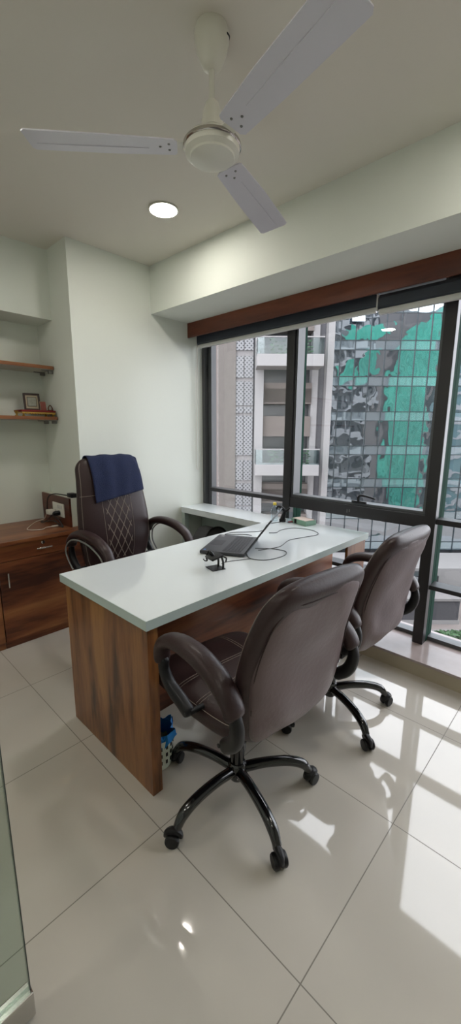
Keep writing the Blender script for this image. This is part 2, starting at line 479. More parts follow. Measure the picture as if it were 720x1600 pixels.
t = thing('return_counter', 'white side counter running along the window to the corner', 'counter', (2.39, 2.24, 0))
obj('countertop', bx(2.214, 2.478, 1.787, 2.699, .70, .75, bev=.0015), WHITELAM, t, world=True)
obj('side_panel', bx(2.222, 2.268, 2.660, 2.699, 0, .6995, bev=.001), EDGELAM, t, world=True)
obj('back_panel', bx(2.455, 2.474, 1.79, 2.699, .1005, .6995), EDGELAM, t, world=True)
obj('end_panel', bx(2.29, 2.4545, 1.79, 1.81, .1005, .6995), EDGELAM, t, world=True)

# ------------------------------------------------------------------ cabinets under the shelves
def cab_handle(bm, p0, p1, stand):
    p0, p1, s_ = V(p0), V(p1), V(stand); d = (p1-p0).normalized()
    tube(bm, [p0+s_, p1+s_], .005, n=10, smooth=False)
    for q in (p0+d*.01, p1-d*.01): tube(bm, [q, q+s_], .004, n=8, smooth=False)
def cabinet(x0, x1, label, hx):
    t = thing('storage_cabinet', label, 'cabinet', ((x0+x1)/2, 2.98, 0), group='low wooden cabinets under the shelves')
    obj('carcass', bx(x0, x1, 2.705, 3.235, .047, .689), WOODX, t, world=True)
    obj('plinth', bx(x0, x1, 2.70, 2.73, 0, .0465), WOODX, t, world=True)
    d = obj('door', bx(x0+.002, x1-.002, 2.685, 2.7045, .05, .583, bev=.001), WOODX, t, world=True)
    h = B(); cab_handle(h, (hx, 2.685, .42), (hx, 2.685, .515), (0, -.02, 0))
    bmesh.ops.translate(h, verts=h.verts[:], vec=-V(t.location)); sub('handle', h, CHROME, d, True)
    dr = obj('drawer', bx(x0+.002, x1-.002, 2.685, 2.7045, .587, .687, bev=.001), WOODX, t, world=True)
    cx = (x0+x1)/2
    h = B(); cab_handle(h, (cx-.05, 2.685, .636), (cx+.05, 2.685, .636), (0, -.02, 0))
    bmesh.ops.translate(h, verts=h.verts[:], vec=-V(t.location)); sub('handle', h, CHROME, dr, True)
    h = lathe(B(), [(.012, 0), (.012, .004), (.009, .007), (.0, .007)], n=20, M=T(cx, 2.685, .670) @ Matrix.Rotation(PI/2, 4, 'X'))
    bmesh.ops.translate(h, verts=h.verts[:], vec=-V(t.location)); sub('lock', h, CHROME, dr, True)
    return t
cabinet(.73, 1.298, 'wooden cabinet next to the column, under the wall socket, with drawer, lock and door', .778)
cabinet(.16, .728, 'wooden cabinet at the left picture edge, left of the one by the column', .68)
tag(obj('cabinet_worktop', bx(.16, 1.318, 2.672, 3.238, .690, .715, bev=.002), WOODX), 'wooden worktop slab lying over the low cabinets', 'worktop')

# socket box beside the column
t = thing('socket_box', 'white box with wooden front panel standing on the worktop against the column', 'socket box', (1.295, 3.0, .7155))
obj('box_body', bx(1.262, 1.3195, 2.768, 3.238, .7155, .925, bev=.001), mat('white_box_laminate', (206, 208, 196), .4), t, world=True)
obj('front_panel', bx(1.247, 1.2615, 2.768, 3.238, .7155, .925, bev=.001), WOODY, t, world=True)
sp_ = obj('switch_plate', bx(1.237, 1.2465, 2.845, 3.03, .775, .875, bev=.003), SWITCHW, t, world=True)
h = B()
for k in range(3):
    yy = 2.865+k*.03
    box(h, 1.234, 1.2375, yy, yy+.022, .835, .862, bev=.001)
for yy in (2.91, 2.98):
    lathe(h, [(.019, 0), (.019, .003), (.015, .003), (.015, .001), (0, .001)], n=20, M=T(1.2375, yy, .805) @ Matrix.Rotation(-PI/2, 4, 'Y'))
bmesh.ops.translate(h, verts=h.verts[:], vec=-V(t.location)); sub('sockets', h, BLINDW, sp_, True)

t = thing('phone_charger', 'white phone charger plugged into the socket on the wooden panel', 'charger', (1.22, 3.0, .78))
h = bx(1.185, 1.233, 2.975, 3.035, .785, .82, bev=.005); obj('charger_body', h, CABLEW, t, world=True, smooth=True)
h = B(); tube(h, [(1.19, 3.03, .79), (1.19, 3.09, .74), (1.14, 3.12, .7195), (1.05, 3.0, .7195), (1.0, 2.90, .7195), (1.07, 2.84, .7195), (1.12, 2.88, .7195), (1.16, 2.87, .7195)], .0025, n=6)
obj('charging_cable', h, CABLEW, t, world=True, smooth=True)
h = bx(1.155, 1.20, 2.862, 2.878, .7165, .726, bev=.002); obj('cable_plug', h, CABLEW, t, world=True, smooth=True)

t = thing('power_plug', 'black power plug and looped black cable in the wall socket', 'plug', (1.22, 2.9, .78))
h = lathe(B(), [(.010, 0), (.016, .008), (.019, .02), (.019, .045), (.012, .050), (0, .050)], n=16, M=T(1.184, 2.905, .805) @ Matrix.Rotation(PI/2, 4, 'Y'))
obj('plug_body', h, PLASTIC, t, world=True, smooth=True)
h = B(); tube(h, [(1.186, 2.905, .803), (1.180, 2.95, .775), (1.19, 3.05, .73), (1.17, 3.10, .720), (1.16, 3.05, .7205), (1.18, 2.98, .74), (1.19, 2.90, .75), (1.20, 2.83, .725), (1.205, 2.80, .720), (1.208, 2.825, .74), (1.213, 2.90, .765), (1.215, 3.06, .80), (1.215, 3.07, .85), (1.22, 3.05, .91), (1.245, 3.00, .935), (1.29, 2.90, .931), (1.30, 2.83, .931)], .004, n=8)
obj('power_cable', h, CABLE, t, world=True, smooth=True)
tag(obj('power_adapter', bx(1.272, 1.318, 2.775, 2.85, .9256, .955, bev=.004), PLASTIC, smooth=True), 'small black adapter lying on top of the white socket box', 'adapter')

# ------------------------------------------------------------------ shelves
def shelf(zt, label):
    t = thing('wall_shelf', label, 'shelf', (.3, 3.1, zt-.022))
    pts = [(XL+.002, 2.982), (1.29, 2.982)]
    for k in range(1, 6): a = -PI/2+k*PI/10; pts.append((1.29+.028*math.cos(a), 3.01+.028*math.sin(a)))
    pts += [(1.318, 3.238), (XL+.002, 3.238)]
    obj('shelf_board', prism(B(), pts, zt-.022, zt), WOODX, t, world=True)
    us = [(p[0]*.999, min(max(p[1], 2.986), 3.237)) for p in pts]
    obj('underside', prism(B(), us, zt-.0232, zt-.0223), mat('shelf_underside', (176, 172, 160), .5), t, world=True)
    for yy in (3.02, 3.16):
        b = B(); box(b, 1.285, 1.318, yy, yy+.018, zt-.048, zt-.0233, bev=.003); box(b, 1.24, 1.284, yy+.004, yy+.014, zt-.030, zt-.0233)
        obj('bracket', b, GREYPL, t, world=True)
shelf(1.848, 'upper empty wooden shelf in the niche')
shelf(1.498, 'lower wooden shelf in the niche holding the framed picture')
# things on the lower shelf
t = thing('low_stool', 'small red cloth covered stool with gold edge on the lower shelf', 'stool', (1.19, 3.07, 1.4982))
obj('seat_cloth', bx(1.07, 1.308, 3.0, 3.15, 1.528, 1.542, bev=.004), RED, t, world=True, smooth=True)
b = B(); box(b, 1.075, 1.303, 3.003, 3.147, 1.519, 1.5275)
for k in range(14):
    x = 1.083+k*.0165
    lathe(b, [(.0, -.006), (.005, -.002), (.005, .002), (0, .004)], n=8, M=T(x, 3.001, 1.516))
obj('gold_fringe', b, GOLD, t, world=True)
for px_, py_ in ((1.085, 3.012), (1.29, 3.012), (1.085, 3.138), (1.29, 3.138)):
    obj('leg', lathe(B(), [(.007, 1.4982), (.009, 1.503), (.005, 1.508), (.008, 1.5185)], n=12, c=(px_, py_)), GOLD, t, world=True, smooth=True)

tilt = T(1.193, 3.125, 1.5425) @ RZ(math.radians(-12)) @ Matrix.Rotation(math.radians(-12), 4, 'X')
t = thing('picture_frame', 'small dark framed silver picture leaning on the lower shelf', 'picture frame', (1.165, 3.125, 1.5425))
def tm(bm, M): bmesh.ops.transform(bm, matrix=M, verts=bm.verts[:]); return bm
b = B(); w_, h_ = .055, .125
box(b, -w_, w_, -.008, .008, 0, .014, bev=.002); box(b, -w_, w_, -.008, .008, h_-.014, h_, bev=.002)
box(b, -w_, -w_+.014, -.008, .008, .0142, h_-.0142, bev=.002); box(b, w_-.014, w_, -.008, .008, .0142, h_-.0142, bev=.002)
obj('frame_border', tm(b, tilt), FRAMEW, t, world=True)
obj('mount', tm(bx(-w_+.014, w_-.014, -.002, .006, .0142, h_-.0142), tilt), CREAM, t, world=True)
b = bx(-.028, .028, -.0045, -.0025, .032, h_-.03); pic = obj('picture', tm(b, tilt), PICTURE, t, world=True)
b = B()
for q in ((-.031, -.028, .029, h_-.027), (.028, .031, .029, h_-.027)): box(b, q[0], q[1], -.006, -.0025, q[2], q[3])
box(b, -.028, .028, -.006, -.0025, .029, .032); box(b, -.028, .028, -.006, -.0025, h_-.030, h_-.027)
obj('inner_border', tm(b, tilt), FRAMEW, t, world=True)

t = thing('votive_card', 'small upright pinkish picture card right of the framed picture', 'card', (1.262, 3.10, 1.5425))
M_ = T(1.262, 3.10, 1.5425) @ Matrix.Rotation(math.radians(-10), 4, 'X')
obj('card_board', tm(bx(-.019, .019, -.003, .003, 0, .066, bev=.001), M_), mat('card_pink', (150, 84, 72), .5, var=.5, vscale=40), t, world=True)
obj('card_border', tm(bx(-.021, .021, .0031, .0048, 0, .069), M_), CREAM, t, world=True)
t = thing('bronze_arch', 'small arched bronze ornament at the right end of the shelf', 'ornament', (1.295, 3.06, 1.5425))
obj('ornament_base', bx(1.276, 1.31, 3.05, 3.07, 1.5425, 1.548, bev=.001), BRONZE, t, world=True)
b = B(); tube(b, [(1.280, 3.06, 1.548), (1.279, 3.06, 1.565), (1.293, 3.06, 1.582), (1.306, 3.06, 1.565), (1.305, 3.06, 1.548)], .0035, n=8)
obj('arch', b, BRONZE, t, world=True, smooth=True)
b = lathe(B(), [(.011, 1.4982), (.012, 1.501), (.004, 1.506), (.004, 1.518), (.013, 1.529), (.016, 1.532), (.016, 1.533), (0, 1.529)], n=20, c=(1.045, 3.03))
tag(obj('oil_lamp', b, GOLD, smooth=True), 'tiny brass oil lamp left of the red stool', 'oil lamp')

# ------------------------------------------------------------------ ceiling fan
FX, FY, BZ = 1.032, 1.066, 2.283
t = thing('ceiling_fan', 'white three blade ceiling fan hanging from a short rod', 'fan', (FX, FY, CZ))
obj('canopy', lathe(B(), [(.0, .0), (.048, 0), (.053, -.012), (.053, -.035), (.046, -.065), (.030, -.098), (.016, -.108), (.0, -.108)], n=40), FANW, t, smooth=True)
obj('down_rod', lathe(B(), [(.0095, -.1), (.0095, -.215)], n=20), FANW, t, smooth=True)
obj('motor_cover', lathe(B(), [(.0, -.186), (.014, -.188), (.022, -.196), (.030, -.225), (.036, -.255), (.040, -.268), (0, -.268)], n=36), FANW, t, smooth=True)
z0 = BZ-CZ
mh = obj('motor_housing', lathe(B(), [(0, z0+.048), (.038, z0+.046), (.060, z0+.030), (.080, z0+.022), (.086, z0+.012), (.088, z0-.004), (.086, z0-.014), (.072, z0-.022), (.070, z0-.027), (.045, z0-.036), (.02, z0-.040), (0, z0-.041)], n=48), FANW, t, smooth=True)
sub('trim_ring', lathe(B(), [(.0885, z0+.012), (.0925, z0+.009), (.0925, z0+.002), (.0885, z0-.001), (.0865, z0-.001), (.0865, z0+.012)], n=48), FANCHROME, mh, True)
slot = B(); tube(slot, [(.053*math.cos(a), .053*math.sin(a), -.016-.02*abs(a+.5)) for a in (-1.3, -1.0, -.7, -.4)], .003, n=6)
sub('slot', slot, PLASTIC, t.children[0])
for ang in (137.35, 17.35, -102.65):
    R = RZ(math.radians(ang)) @ T(0, 0, z0)
    P = R @ Matrix.Rotation(math.radians(-9), 4, 'X')
    br = B(); box(br, .075, .155, -.022, .022, .006, .010, bev=.0015, M=P)
    bl = B()
    pts = [(.120, -.050), (.112, -.040), (.110, .032), (.120, .045), (.30, .054), (.562, .060), (.572, .050), (.574, -.050), (.564, -.062), (.3, -.060)]
    prism(bl, pts, .0, .0035, M=P)
    bo = obj('fan_blade', bl, BLADEW, t)
    sub('blade_bracket', br, FANW, bo)
    rb = B(); tube(rb, [P @ V((.2, -.012, -.0005)), P @ V((.4, -.016, -.0005)), P @ V((.55, -.018, -.0005))], [.001, .0022, .001], n=6)
    sub('stiffening_rib', rb, BLADEW, bo)
    for q in ((.136, -.018), (.136, .018), (.164, 0)):
        sw = B(); lathe(sw, [(0, -.0028), (.0035, -.002), (.0045, 0), (0, 0)], n=10, M=P @ T(q[0], q[1], -.0001))
        sub('blade_screw', sw, GREYPL, bo, True)

# ------------------------------------------------------------------ downlights
def downlight(x, y, label):
    t = thing('downlight', label, 'ceiling light', (x, y, CZ), group='round ceiling downlights')
    obj('trim_ring', lathe(B(), [(.075, 0), (.082, -.002), (.084, -.006), (.080, -.009), (.074, -.008), (.074, -.001)], n=40), FANW, t, smooth=True)
    obj('diffuser', lathe(B(), [(0, -.004), (.0735, -.004), (.0735, -.0075), (0, -.0085)], n=40), DOWNL, t)
downlight(1.551, 1.99, 'round lit ceiling downlight left of the fan')
downlight(1.55, .15, 'added fill downlight, unseen, near the right end of the ceiling')  # from here on: unseen lamps added to raise the room's light level
downlight(.22, 2.15, 'added fill downlight, unseen, above the low cabinets')
downlight(-.38, .95, 'added fill downlight, unseen, above the glass door')
downlight(.05, -.1, 'added fill downlight, unseen, over the entrance')

# ------------------------------------------------------------------ chairs
def star_base(t, off, a0, zt, wheelR=.30):
    ox, oy = off
    obj('gas_lift', lathe(B(), [(.026, .09), (.028, .20), (.028, .235), (.016, .237), (.016, zt)], n=24, c=(ox, oy)), GLOSSB, t, smooth=True)
    obj('base_hub', lathe(B(), [(.0, .072), (.030, .072), (.036, .085), (.036, .135), (.030, .145), (0, .145)], n=24, c=(ox, oy)), GLOSSB, t, smooth=True)
    for k in range(5):
        a = a0+k*2*PI/5; d = V((math.cos(a), math.sin(a), 0)); o_ = V((ox, oy, 0))
        lg = B()
        tube(lg, [o_+d*.028+V((0, 0, .112)), o_+d*.11+V((0, 0, .122)), o_+d*.20+V((0, 0, .118)), o_+d*.262+V((0, 0, .098)), o_+d*.292+V((0, 0, .062))], [.020, .019, .019, .019, .015], n=14, flat=1.05)
        l_ = obj('leg', lg, GLOSSB, t, smooth=True)
        c = B(); q = o_+d*(wheelR-.004); sw = a+.9+k*.7   # swivel
        M = T(q.x, q.y, 0) @ RZ(sw)
        for s in (-1, 1):
            prof = [(0, 0), (.017, .0), (.024, .003), (.025, .008), (.025, .016), (.022, .020), (0, .021)]
            lathe(c, prof, n=24, M=M @ T(-.012, s*.004, .025) @ Matrix.Rotation(-s*PI/2, 4, 'X'))
        # hood
        tube(c, [M @ V((.016, 0, .030)), M @ V((.010, 0, .046)), M @ V((-.008, 0, .054)), M @ V((-.026, 0, .047)), M @ V((-.036, 0, .030))], [.007, .013, .015, .013, .007], n=10, flat=1.5)
        lathe(c, [(.010, .045), (.010, .068), (0, .068)], n=12, M=M)
        sub('caster', c, PLASTIC, l_, True)

def arm(t, sx, xo, pad, frames, m_pad, wid=.034, extra=None):
    p = Cushion([(sx*xo, y, z) for y, z in pad], [wid*.85, wid, wid*1.1, wid*1.1, wid], [.020, .024, .026, .026, .022], (1, 0, 0), rb=.02, rc=.018, e=2.3)
    a_ = obj('armrest', p.mesh(B(), 32, 24), m_pad, t, smooth=True)
    for f in frames:
        b = B()
        c = Cushion([(sx*(xo+dx), y, z) for y, z, dx in f], [.016, .019, .021, .019], [.017, .021, .024, .022], (1, 0, 0), rb=.014, rc=.012, e=2.6)
        c.mesh(b, 24, 20)
        y, z, dx = f[-1]
        lathe(b, [(.010, 0), (.010, .05)], n=12, M=T(sx*(xo+dx), y, z+.012) @ Matrix.Rotation(-sx*PI/2, 4, 'Y'))
        lathe(b, [(0, .003), (.006, .003), (.007, 0), (0, 0)], n=12, M=T(sx*(xo+dx+.0185), y, z+.012) @ Matrix.Rotation(sx*PI/2, 4, 'Y'))
        sub('arm_support', b, PLASTIC, a_, True)
    for side in (-1, 1):
        pts = []
        for k in range(25):
            d = p.T*(.04+.92*k/24); c, bb, ha, hb = p.frame(d)
            pts.append(c+p.A*side*ha*.93)
        st = B(); tube(st, pts, .0012, n=5, smooth=False)
        sub('stitching', st, THREAD, a_)
    return a_

def guest_chair(label, loc, rz, base_off, a0):
    t = thing('office_chair', label, 'chair', loc, rz, group='brown leather visitor chairs in front of the desk')
    # seat
    seat = Cushion([(0, -.235, .470), (0, -.12, .462), (0, .02, .462), (0, .16, .470), (0, .25, .458), (0, .292, .420)], [.22, .235, .245, .248, .245, .235], [.045, .050, .052, .050, .045, .035], (1, 0, 0), rb=.05, rc=.06, e=3.2)
    so = obj('seat', seat.mesh(B(), 44, 44), LEATHER, t, smooth=True)
    st = B()
    side = 1 if seat.pt(seat.T/2, 0, 1).z > .46 else -1
    for yy in (.21, .42):           # across
        for dd in (0, .012):
            seam(so, [seat.pt(seat.T*yy+.07+dd, -.228+.456*k/24, side, .0004) for k in range(25)])
    for xx in (-.10, .10):
        for dd in (0, .012):
            seam(so, [seat.pt(seat.T*(.1+.82*k/24), xx+dd, side, .0004) for k in range(25)])
    for sg in (-1, 1):
        pts = []
        for k in range(30):
            c, b_, ha, hb = seat.frame(seat.T*(.06+.88*k/29)); pts.append(seat.pt(seat.T*(.06+.88*k/29), sg*ha*.955, side, .0004))
        seam(so, pts, .0011)
    obj('seat_pan', bx(-.19, .19, -.20, .19, .392, .416, bev=.008), PLASTIC, t, smooth=True)
    b = bx(-.09, .09, -.13, .10, .34, .3915, bev=.012)
    tube(b, [(.06, .02, .365), (.16, .03, .363), (.225, .04, .366)], [.006, .006, .009])
    obj('tilt_mechanism', b, PLASTIC, t, smooth=True)
    # back
    spine = [(0, -.215, .425), (0, -.248, .50), (0, -.262, .60), (0, -.278, .72), (0, -.312, .84), (0, -.352, .935), (0, -.385, .995)]
    back = Cushion(spine, [.185, .225, .245, .250, .245, .235, .215], [.038, .042, .044, .044, .043, .040, .034], (1, 0, 0), rb=.035, rc=.085, e=2.8)
    bo = obj('backrest', back.mesh(B(), 48, 44), LEATHER, t, smooth=True)
    sp2 = [(0, y-.014, z) for _, y, z in spine]
    sp2[0] = (0, -.222, .432); sp2[-1] = (0, -.392, .968)
    rear = Cushion(sp2, [.175, .205, .222, .226, .220, .208, .180], [.036, .040, .042, .042, .041, .036, .026], (1, 0, 0), rb=.05, rc=.09, e=3.4)
    rm = rear.mesh(B(), 48, 44)
    for v in rm.verts:
        v.co.y += .010*noise.noise(v.co*7+V(loc)) + .004*math.sin((v.co.x+v.co.z)*38)*max(0, .75-v.co.z)
    sub('rear_panel', rm, LEATHERB, bo, True)
    bs = -1 if back.pt(back.T/2, 0, 1).y > back.pt(back.T/2, 0, -1).y else 1  # rear side
    st = B()
    # stitched seams: rim seam on both sides & over the top, front lines
    for sg in (-1, 1):
        pts = []
        for k in range(40):
            c, b_, ha, hb = back.frame(back.T*(.05+.90*k/39)); pts.append(back.pt(back.T*(.05+.90*k/39), sg*ha*.96, -bs, .0004))
        seam(bo, pts, .0009)
    for xx in (-.12, .12):
        seam(bo, [back.pt(back.T*(.12+.76*k/30), xx, -bs, .0004) for k in range(31)])
    st = B()
    pts = []
    for k in range(25): c, b_, ha, hb = rear.frame(rear.T*(.30+.66*k/24)); pts.append(rear.pt(rear.T*(.30+.66*k/24), -ha*.975, bs, .0))
    for k in range(12):
        c, b_, ha, hb = rear.frame(rear.T*.965); x = ha*.97*(-1+2*k/11); pts.append(rear.pt(rear.T*.965, x, bs, .0005))
    for k in range(25): c, b_, ha, hb = rear.frame(rear.T*(.96-.66*k/24)); pts.append(rear.pt(rear.T*(.96-.66*k/24), ha*.975, bs, .0))
    tube(st, pts, .0022, n=6, smooth=False)
    sub('piping', st, LEATHER, bo)
    pad = [(.072, .615), (.079, .655), (.050, .705), (-.03, .735), (-.14, .735), (-.235, .705), (-.290, .660), (-.306, .620)]
    fr = [[(.063, .640, 0), (.068, .595, 0), (.035, .545, -.004), (-.03, .515, -.008), (-.075, .490, -.010)],
          [(-.300, .645, 0), (-.312, .590, -.002), (-.295, .535, -.008), (-.245, .490, -.010)]]
    for sx in (-1, 1): arm(t, sx, .286, pad, fr, LEATHER)
    star_base(t, base_off, a0-rz, .345)
    return t
r1, r2 = math.radians(-6), math.radians(-3)
guest_chair('brown leather visitor chair nearest the camera, in front of the desk', (1.03, .93, 0), r1, (-.034, -.035), math.radians(33.5))
guest_chair('brown leather visitor chair nearer the window, behind the nearest one', (1.735, .95, 0), r2, (-.036, -.055), math.radians(27.6))

# executive chair
def boss_chair(loc, rz):
    t = thing('executive_chair', 'high backed brown leather executive chair behind the desk, diamond stitched', 'chair', loc, rz)
    seat = Cushion([(0, -.24, .50), (0, -.10, .49), (0, .05, .49), (0, .18, .50), (0, .26, .485), (0, .30, .45)], [.23, .25, .26, .265, .26, .25], [.055, .06, .062, .06, .05, .04], (1, 0, 0), rb=.06, rc=.07, e=3)
    so = obj('seat', seat.mesh(B(), 40, 40), LEATHER, t, smooth=True)
    side = 1 if seat.pt(seat.T/2, 0, 1).z > .49 else -1
    st = B()
    for xx in (-.13, .13): seam(so, [seat.pt(seat.T*(.1+.8*k/24), xx, side, .0004) for k in range(25)])
    obj('seat_pan', bx(-.19, .19, -.2, .2, .405, .43, bev=.008), PLASTIC, t, smooth=True)
    obj('tilt_mechanism', bx(-.09, .09, -.12, .12, .35, .4045, bev=.012), PLASTIC, t, smooth=True)
    spine = [(0, -.20, .47), (0, -.215, .56), (0, -.205, .68), (0, -.215, .82), (0, -.235, .95), (0, -.255, 1.08), (0, -.285, 1.18), (0, -.305, 1.225)]
    back = Cushion(spine, [.20, .235, .255, .258, .250, .238, .228, .215], [.050, .058, .062, .060, .056, .052, .048, .04], (1, 0, 0), rb=.05, rc=.08, e=2.8)
    bo = obj('backrest', back.mesh(B(), 56, 48), LEATHER, t, smooth=True)
    fs = 1 if back.pt(back.T/2, 0, 1).y > back.pt(back.T/2, 0, -1).y else -1
    st = B()
    X0 = .088
    d0, d1 = back.T*.12, back.T*.74
    for sg in (-1, 1):
        seam(bo, [back.pt(d0+(d1+.1-d0)*k/30, sg*(X0+.006+.012*math.sin(PI*k/30)), fs, .0006) for k in range(31)])
    step = .155
    nlen = d1-d0
    for k in range(-2, 8):
        for sg in (-1, 1):
            for dd in (0., .006):
                pts = []
                for j in range(31):
                    x = -X0+2*X0*j/30; d = d0+k*step*.5*1.28+dd+(x*sg+X0)*1.9
                    if d0 <= d <= d1+.09: pts.append(back.pt(d, x, fs, .0006))
                if len(pts) > 2: tube(st, pts, .0009, n=5, smooth=False)
    sub('quilting', st, THREAD, bo)
    # seams around
    for sg in (-1, 1):
        pts = []
        for k in range(40):
            c, b_, ha, hb = back.frame(back.T*(.05+.90*k/39)); pts.append(back.pt(back.T*(.05+.90*k/39), sg*ha*.94, fs, .0004))
        seam(bo, pts, .0009)
    dd = back.T*.68
    for sg in (-1, 1): seam(bo, [back.pt(dd, sg*(.10+.135*k/10), fs, .0005) for k in range(11)])
    pad = [(.205, .625), (.215, .665), (.175, .730), (.06, .775), (-.08, .785), (-.18, .765), (-.245, .72), (-.262, .675)]
    fr = [[(.195, .655, 0), (.19, .60, 0), (.14, .555, -.004), (.07, .53, -.008), (.02, .515, -.01)],
          [(-.258, .70, 0), (-.27, .635, -.002), (-.255, .58, -.006), (-.20, .525, -.01)]]
    for sx in (-1, 1):
        a_ = arm(t, sx, .292, pad, fr, LEATHER, wid=.034)
        g = B(); tube(g, [(sx*.33, y, z-.028) for y, z in pad[1:]]+[(sx*.325, -.25, .60), (sx*.322, -.20, .545)], .005, n=8)
        sub('grey_trim', g, GREYPL, a_, True)
    star_base(t, (0, 0), .4, .355)
    return t, back, fs
boss, bback, bfs = boss_chair((1.382, 2.17, 0), PI)

# towel over the executive chair
MB = T(1.382, 2.17, 0) @ RZ(PI)
tw = B()
NU, NV = 34, 46
def tw_pt(u, s):
    """u across -1..1 in chair frame, s 0..1: front hem -> over the top -> back hem"""
    # chair local x: world +X is local -x.  towel spans local x -.225 .. .165
    x = -.226+.375*u
    Ttop = bback.T
    fl, bl_ = .24, .20
    skew = .055*(u-.5)
    L_ = (s*(fl+bl_+.09))
    if L_ < fl+skew:
        d = Ttop-.03-(fl+skew-L_)*(1.0); side = bfs
        p = bback.pt(d, x, side, .009)
    elif L_ < fl+skew+.09:
        a = (L_-fl-skew)/.09*PI
        pf = bback.pt(Ttop-.03, x, bfs, .009); pb = bback.pt(Ttop-.03, x, -bfs, .009)
        c = (pf+pb)/2; up = V((0, -.30, .95)).normalized()
        edge = max(0, abs(x)-.15)/.08
        p = c+(pf-c)*math.cos(a)+up*(.040-.030*min(edge, 1)**2)*math.sin(a)
    else:
        d = Ttop-.03-(L_-fl-skew-.09); p = bback.pt(d, x, -bfs, .009)
    w = noise.noise(V((u*5, s*4, 1.3)))*.004+.003*math.sin(u*19+s*3)
    n_ = (p-V((p.x, -.25, min(p.z, 1.16)))).normalized()
    return p+n_*max(w, -.003)
grid = [[tw.verts.new(MB @ tw_pt(i/NU, j/NV)) for j in range(NV+1)] for i in range(NU+1)]
for i in range(NU):
    for j in range(NV): tw.faces.new((grid[i][j], grid[i+1][j], grid[i+1][j+1], grid[i][j+1]))
to = obj('hand_towel', tw, TOWEL, smooth=True)
md = to.modifiers.new('thickness', 'SOLIDIFY'); md.thickness = .005; md.offset = 1
tag(to, 'dark blue towel draped over the top of the executive chair', 'towel')

# ------------------------------------------------------------------ laptop
def W2(bm, M): return tm(bm, M)
hx = V((1.512, 1.332, 0)); hd = V((.885, .465, 0)).normalized()
LW, LD = .36, .25
LM = Matrix.Translation((hx.x, hx.y, .7505)) @ Matrix((( hd.x, -hd.y, 0, 0), (hd.y, hd.x, 0, 0), (0, 0, 1, 0), (0, 0, 0, 1)))
t = thing('laptop', 'open dark grey laptop on the white desk, seen from the side', 'laptop', (hx.x, hx.y, .7505))
t.rotation_euler = (0, 0, math.atan2(hd.y, hd.x))
base = obj('laptop_base', bx(0, LW, 0, LD, .003, .019, bev=.003), LAPTOP, t)
k = B()
for r_ in range(6):
    nc = 15 if r_ < 5 else 9
    for c in range(nc):
        cw = (LW-.04)/nc
        box(k, .02+c*cw+.0012, .02+(c+1)*cw-.0012, .225-.105-r_*.0+(-.0) - 0 + (5-r_)*.0175-.105+.0+.012, .225-.105+(5-r_)*.0175-.105+.026, .0192, .0208)
sub('keyboard', k, LAPKEY, base)
sub('touchpad', bx(.13, .23, .165, .235, .0192, .0197), LAPKEY, base)
k = bx(.015, .035, .222, .234, .0192, .0196); sub('sticker', k, mat('blue_sticker', (60, 110, 170), .4), base)
k = bx(.31, .34, .205, .225, .0192, .0196); sub('label_sticker', k, GREYPL, base)
# lid: the plane runs through the hinge; leans back away from the keyboard
ca = Matrix.Translation((0, 0, .018)) @ Matrix.Rotation(math.radians(126), 4, 'X')
lid = obj('laptop_screen', tm(bx(0, LW, 0, .235, -.004, .004, bev=.002), ca @ Matrix.Scale(1, 4)), LAPTOP, t)
sub('display', tm(bx(.012, LW-.012, .018, .225, .0042, .0052), ca), SCREEN, lid)
h = B(); 
for x in (.03, LW-.06): tube(h, [(x, .0, .016), (x+.03, .0, .016)], .006, n=10, smooth=False)
obj('hinge', h, PLASTIC, t, smooth=True)

# phone stand
t = thing('phone_stand', 'small black metal stand with hooked cradle on the desk', 'stand', (1.285, 1.325, .7505), math.radians(-15))
obj('base_plate', bx(-.028, .042, -.038, .038, 0, .003, bev=.001), PLASTIC, t)
for yy in (-.034, .012):
    b = B(); tube(b, [(.030, yy, .003), (.030, yy, .035), (.022, yy, .062)], .0055, n=8); obj('upright', b, PLASTIC, t, smooth=True)
b = B(); box(b, -.02, .045, -.045, .03, .058, .068, bev=.003, M=T(0, 0, .0) @ Matrix.Rotation(math.radians(-14), 4, 'Y'))
tube(b, [(.02, .03, .064), (-.005, .045, .075), (-.02, .04, .05), (-.015, .045, .03), (-.02, .058, .026), (-.026, .066, .034)], [.006, .005, .005, .004, .003, .002], n=8)
lathe(b, [(.022, -.004), (.026, 0), (.022, .006), (.016, .004), (.016, -.004)], n=24, M=T(-.005, .012, .062) @ Matrix.Rotation(math.radians(70), 4, 'Y'))
tube(b, [(.03, -.04, .064), (.035, -.055, .060), (.028, -.062, .045)], .004, n=8)
obj('cradle', b, PLASTIC, t, smooth=True)

# bottle + scissors holder + cards
t = thing('clear_bottle', 'clear plastic bottle with yellow cap at the back of the desk', 'bottle', (2.335, 1.765, .7505))
obj('bottle_body', lathe(B(), [(0, 0), (.026, 0), (.028, .004), (.028, .085), (.020, .105), (.011, .112), (.011, .118), (0, .118)], n=28), CLEAR, t, smooth=True)
obj('bottle_cap', lathe(B(), [(.0, .118), (.013, .1185), (.013, .134), (.010, .137), (0, .137)], n=20), YELLOW, t, smooth=True)
t = thing('headset', 'black headset lying crumpled beside the clear bottle', 'headset', (2.345, 1.70, .7505))
b = B(); tube(b, [(0, .0, .012), (.008, -.005, .045), (.012, -.010, .08), (0, .012, .105), (-.014, .03, .112), (-.02, .04, .09)], [.020, .017, .012, .013, .010, .006], n=10)
tube(b, [(.010, -.008, .075), (.018, -.025, .085), (.03, -.045, .105)], [.010, .009, .006], n=10)
obj('headband', b, PLASTIC, t, smooth=True)
b = B(); tube(b, [(-.02, .012, .013), (-.005, -.004, .014), (.012, -.02, .013)], [.010, .013, .012], n=10)
obj('ear_cushion', b, PLASTIC, t, smooth=True)
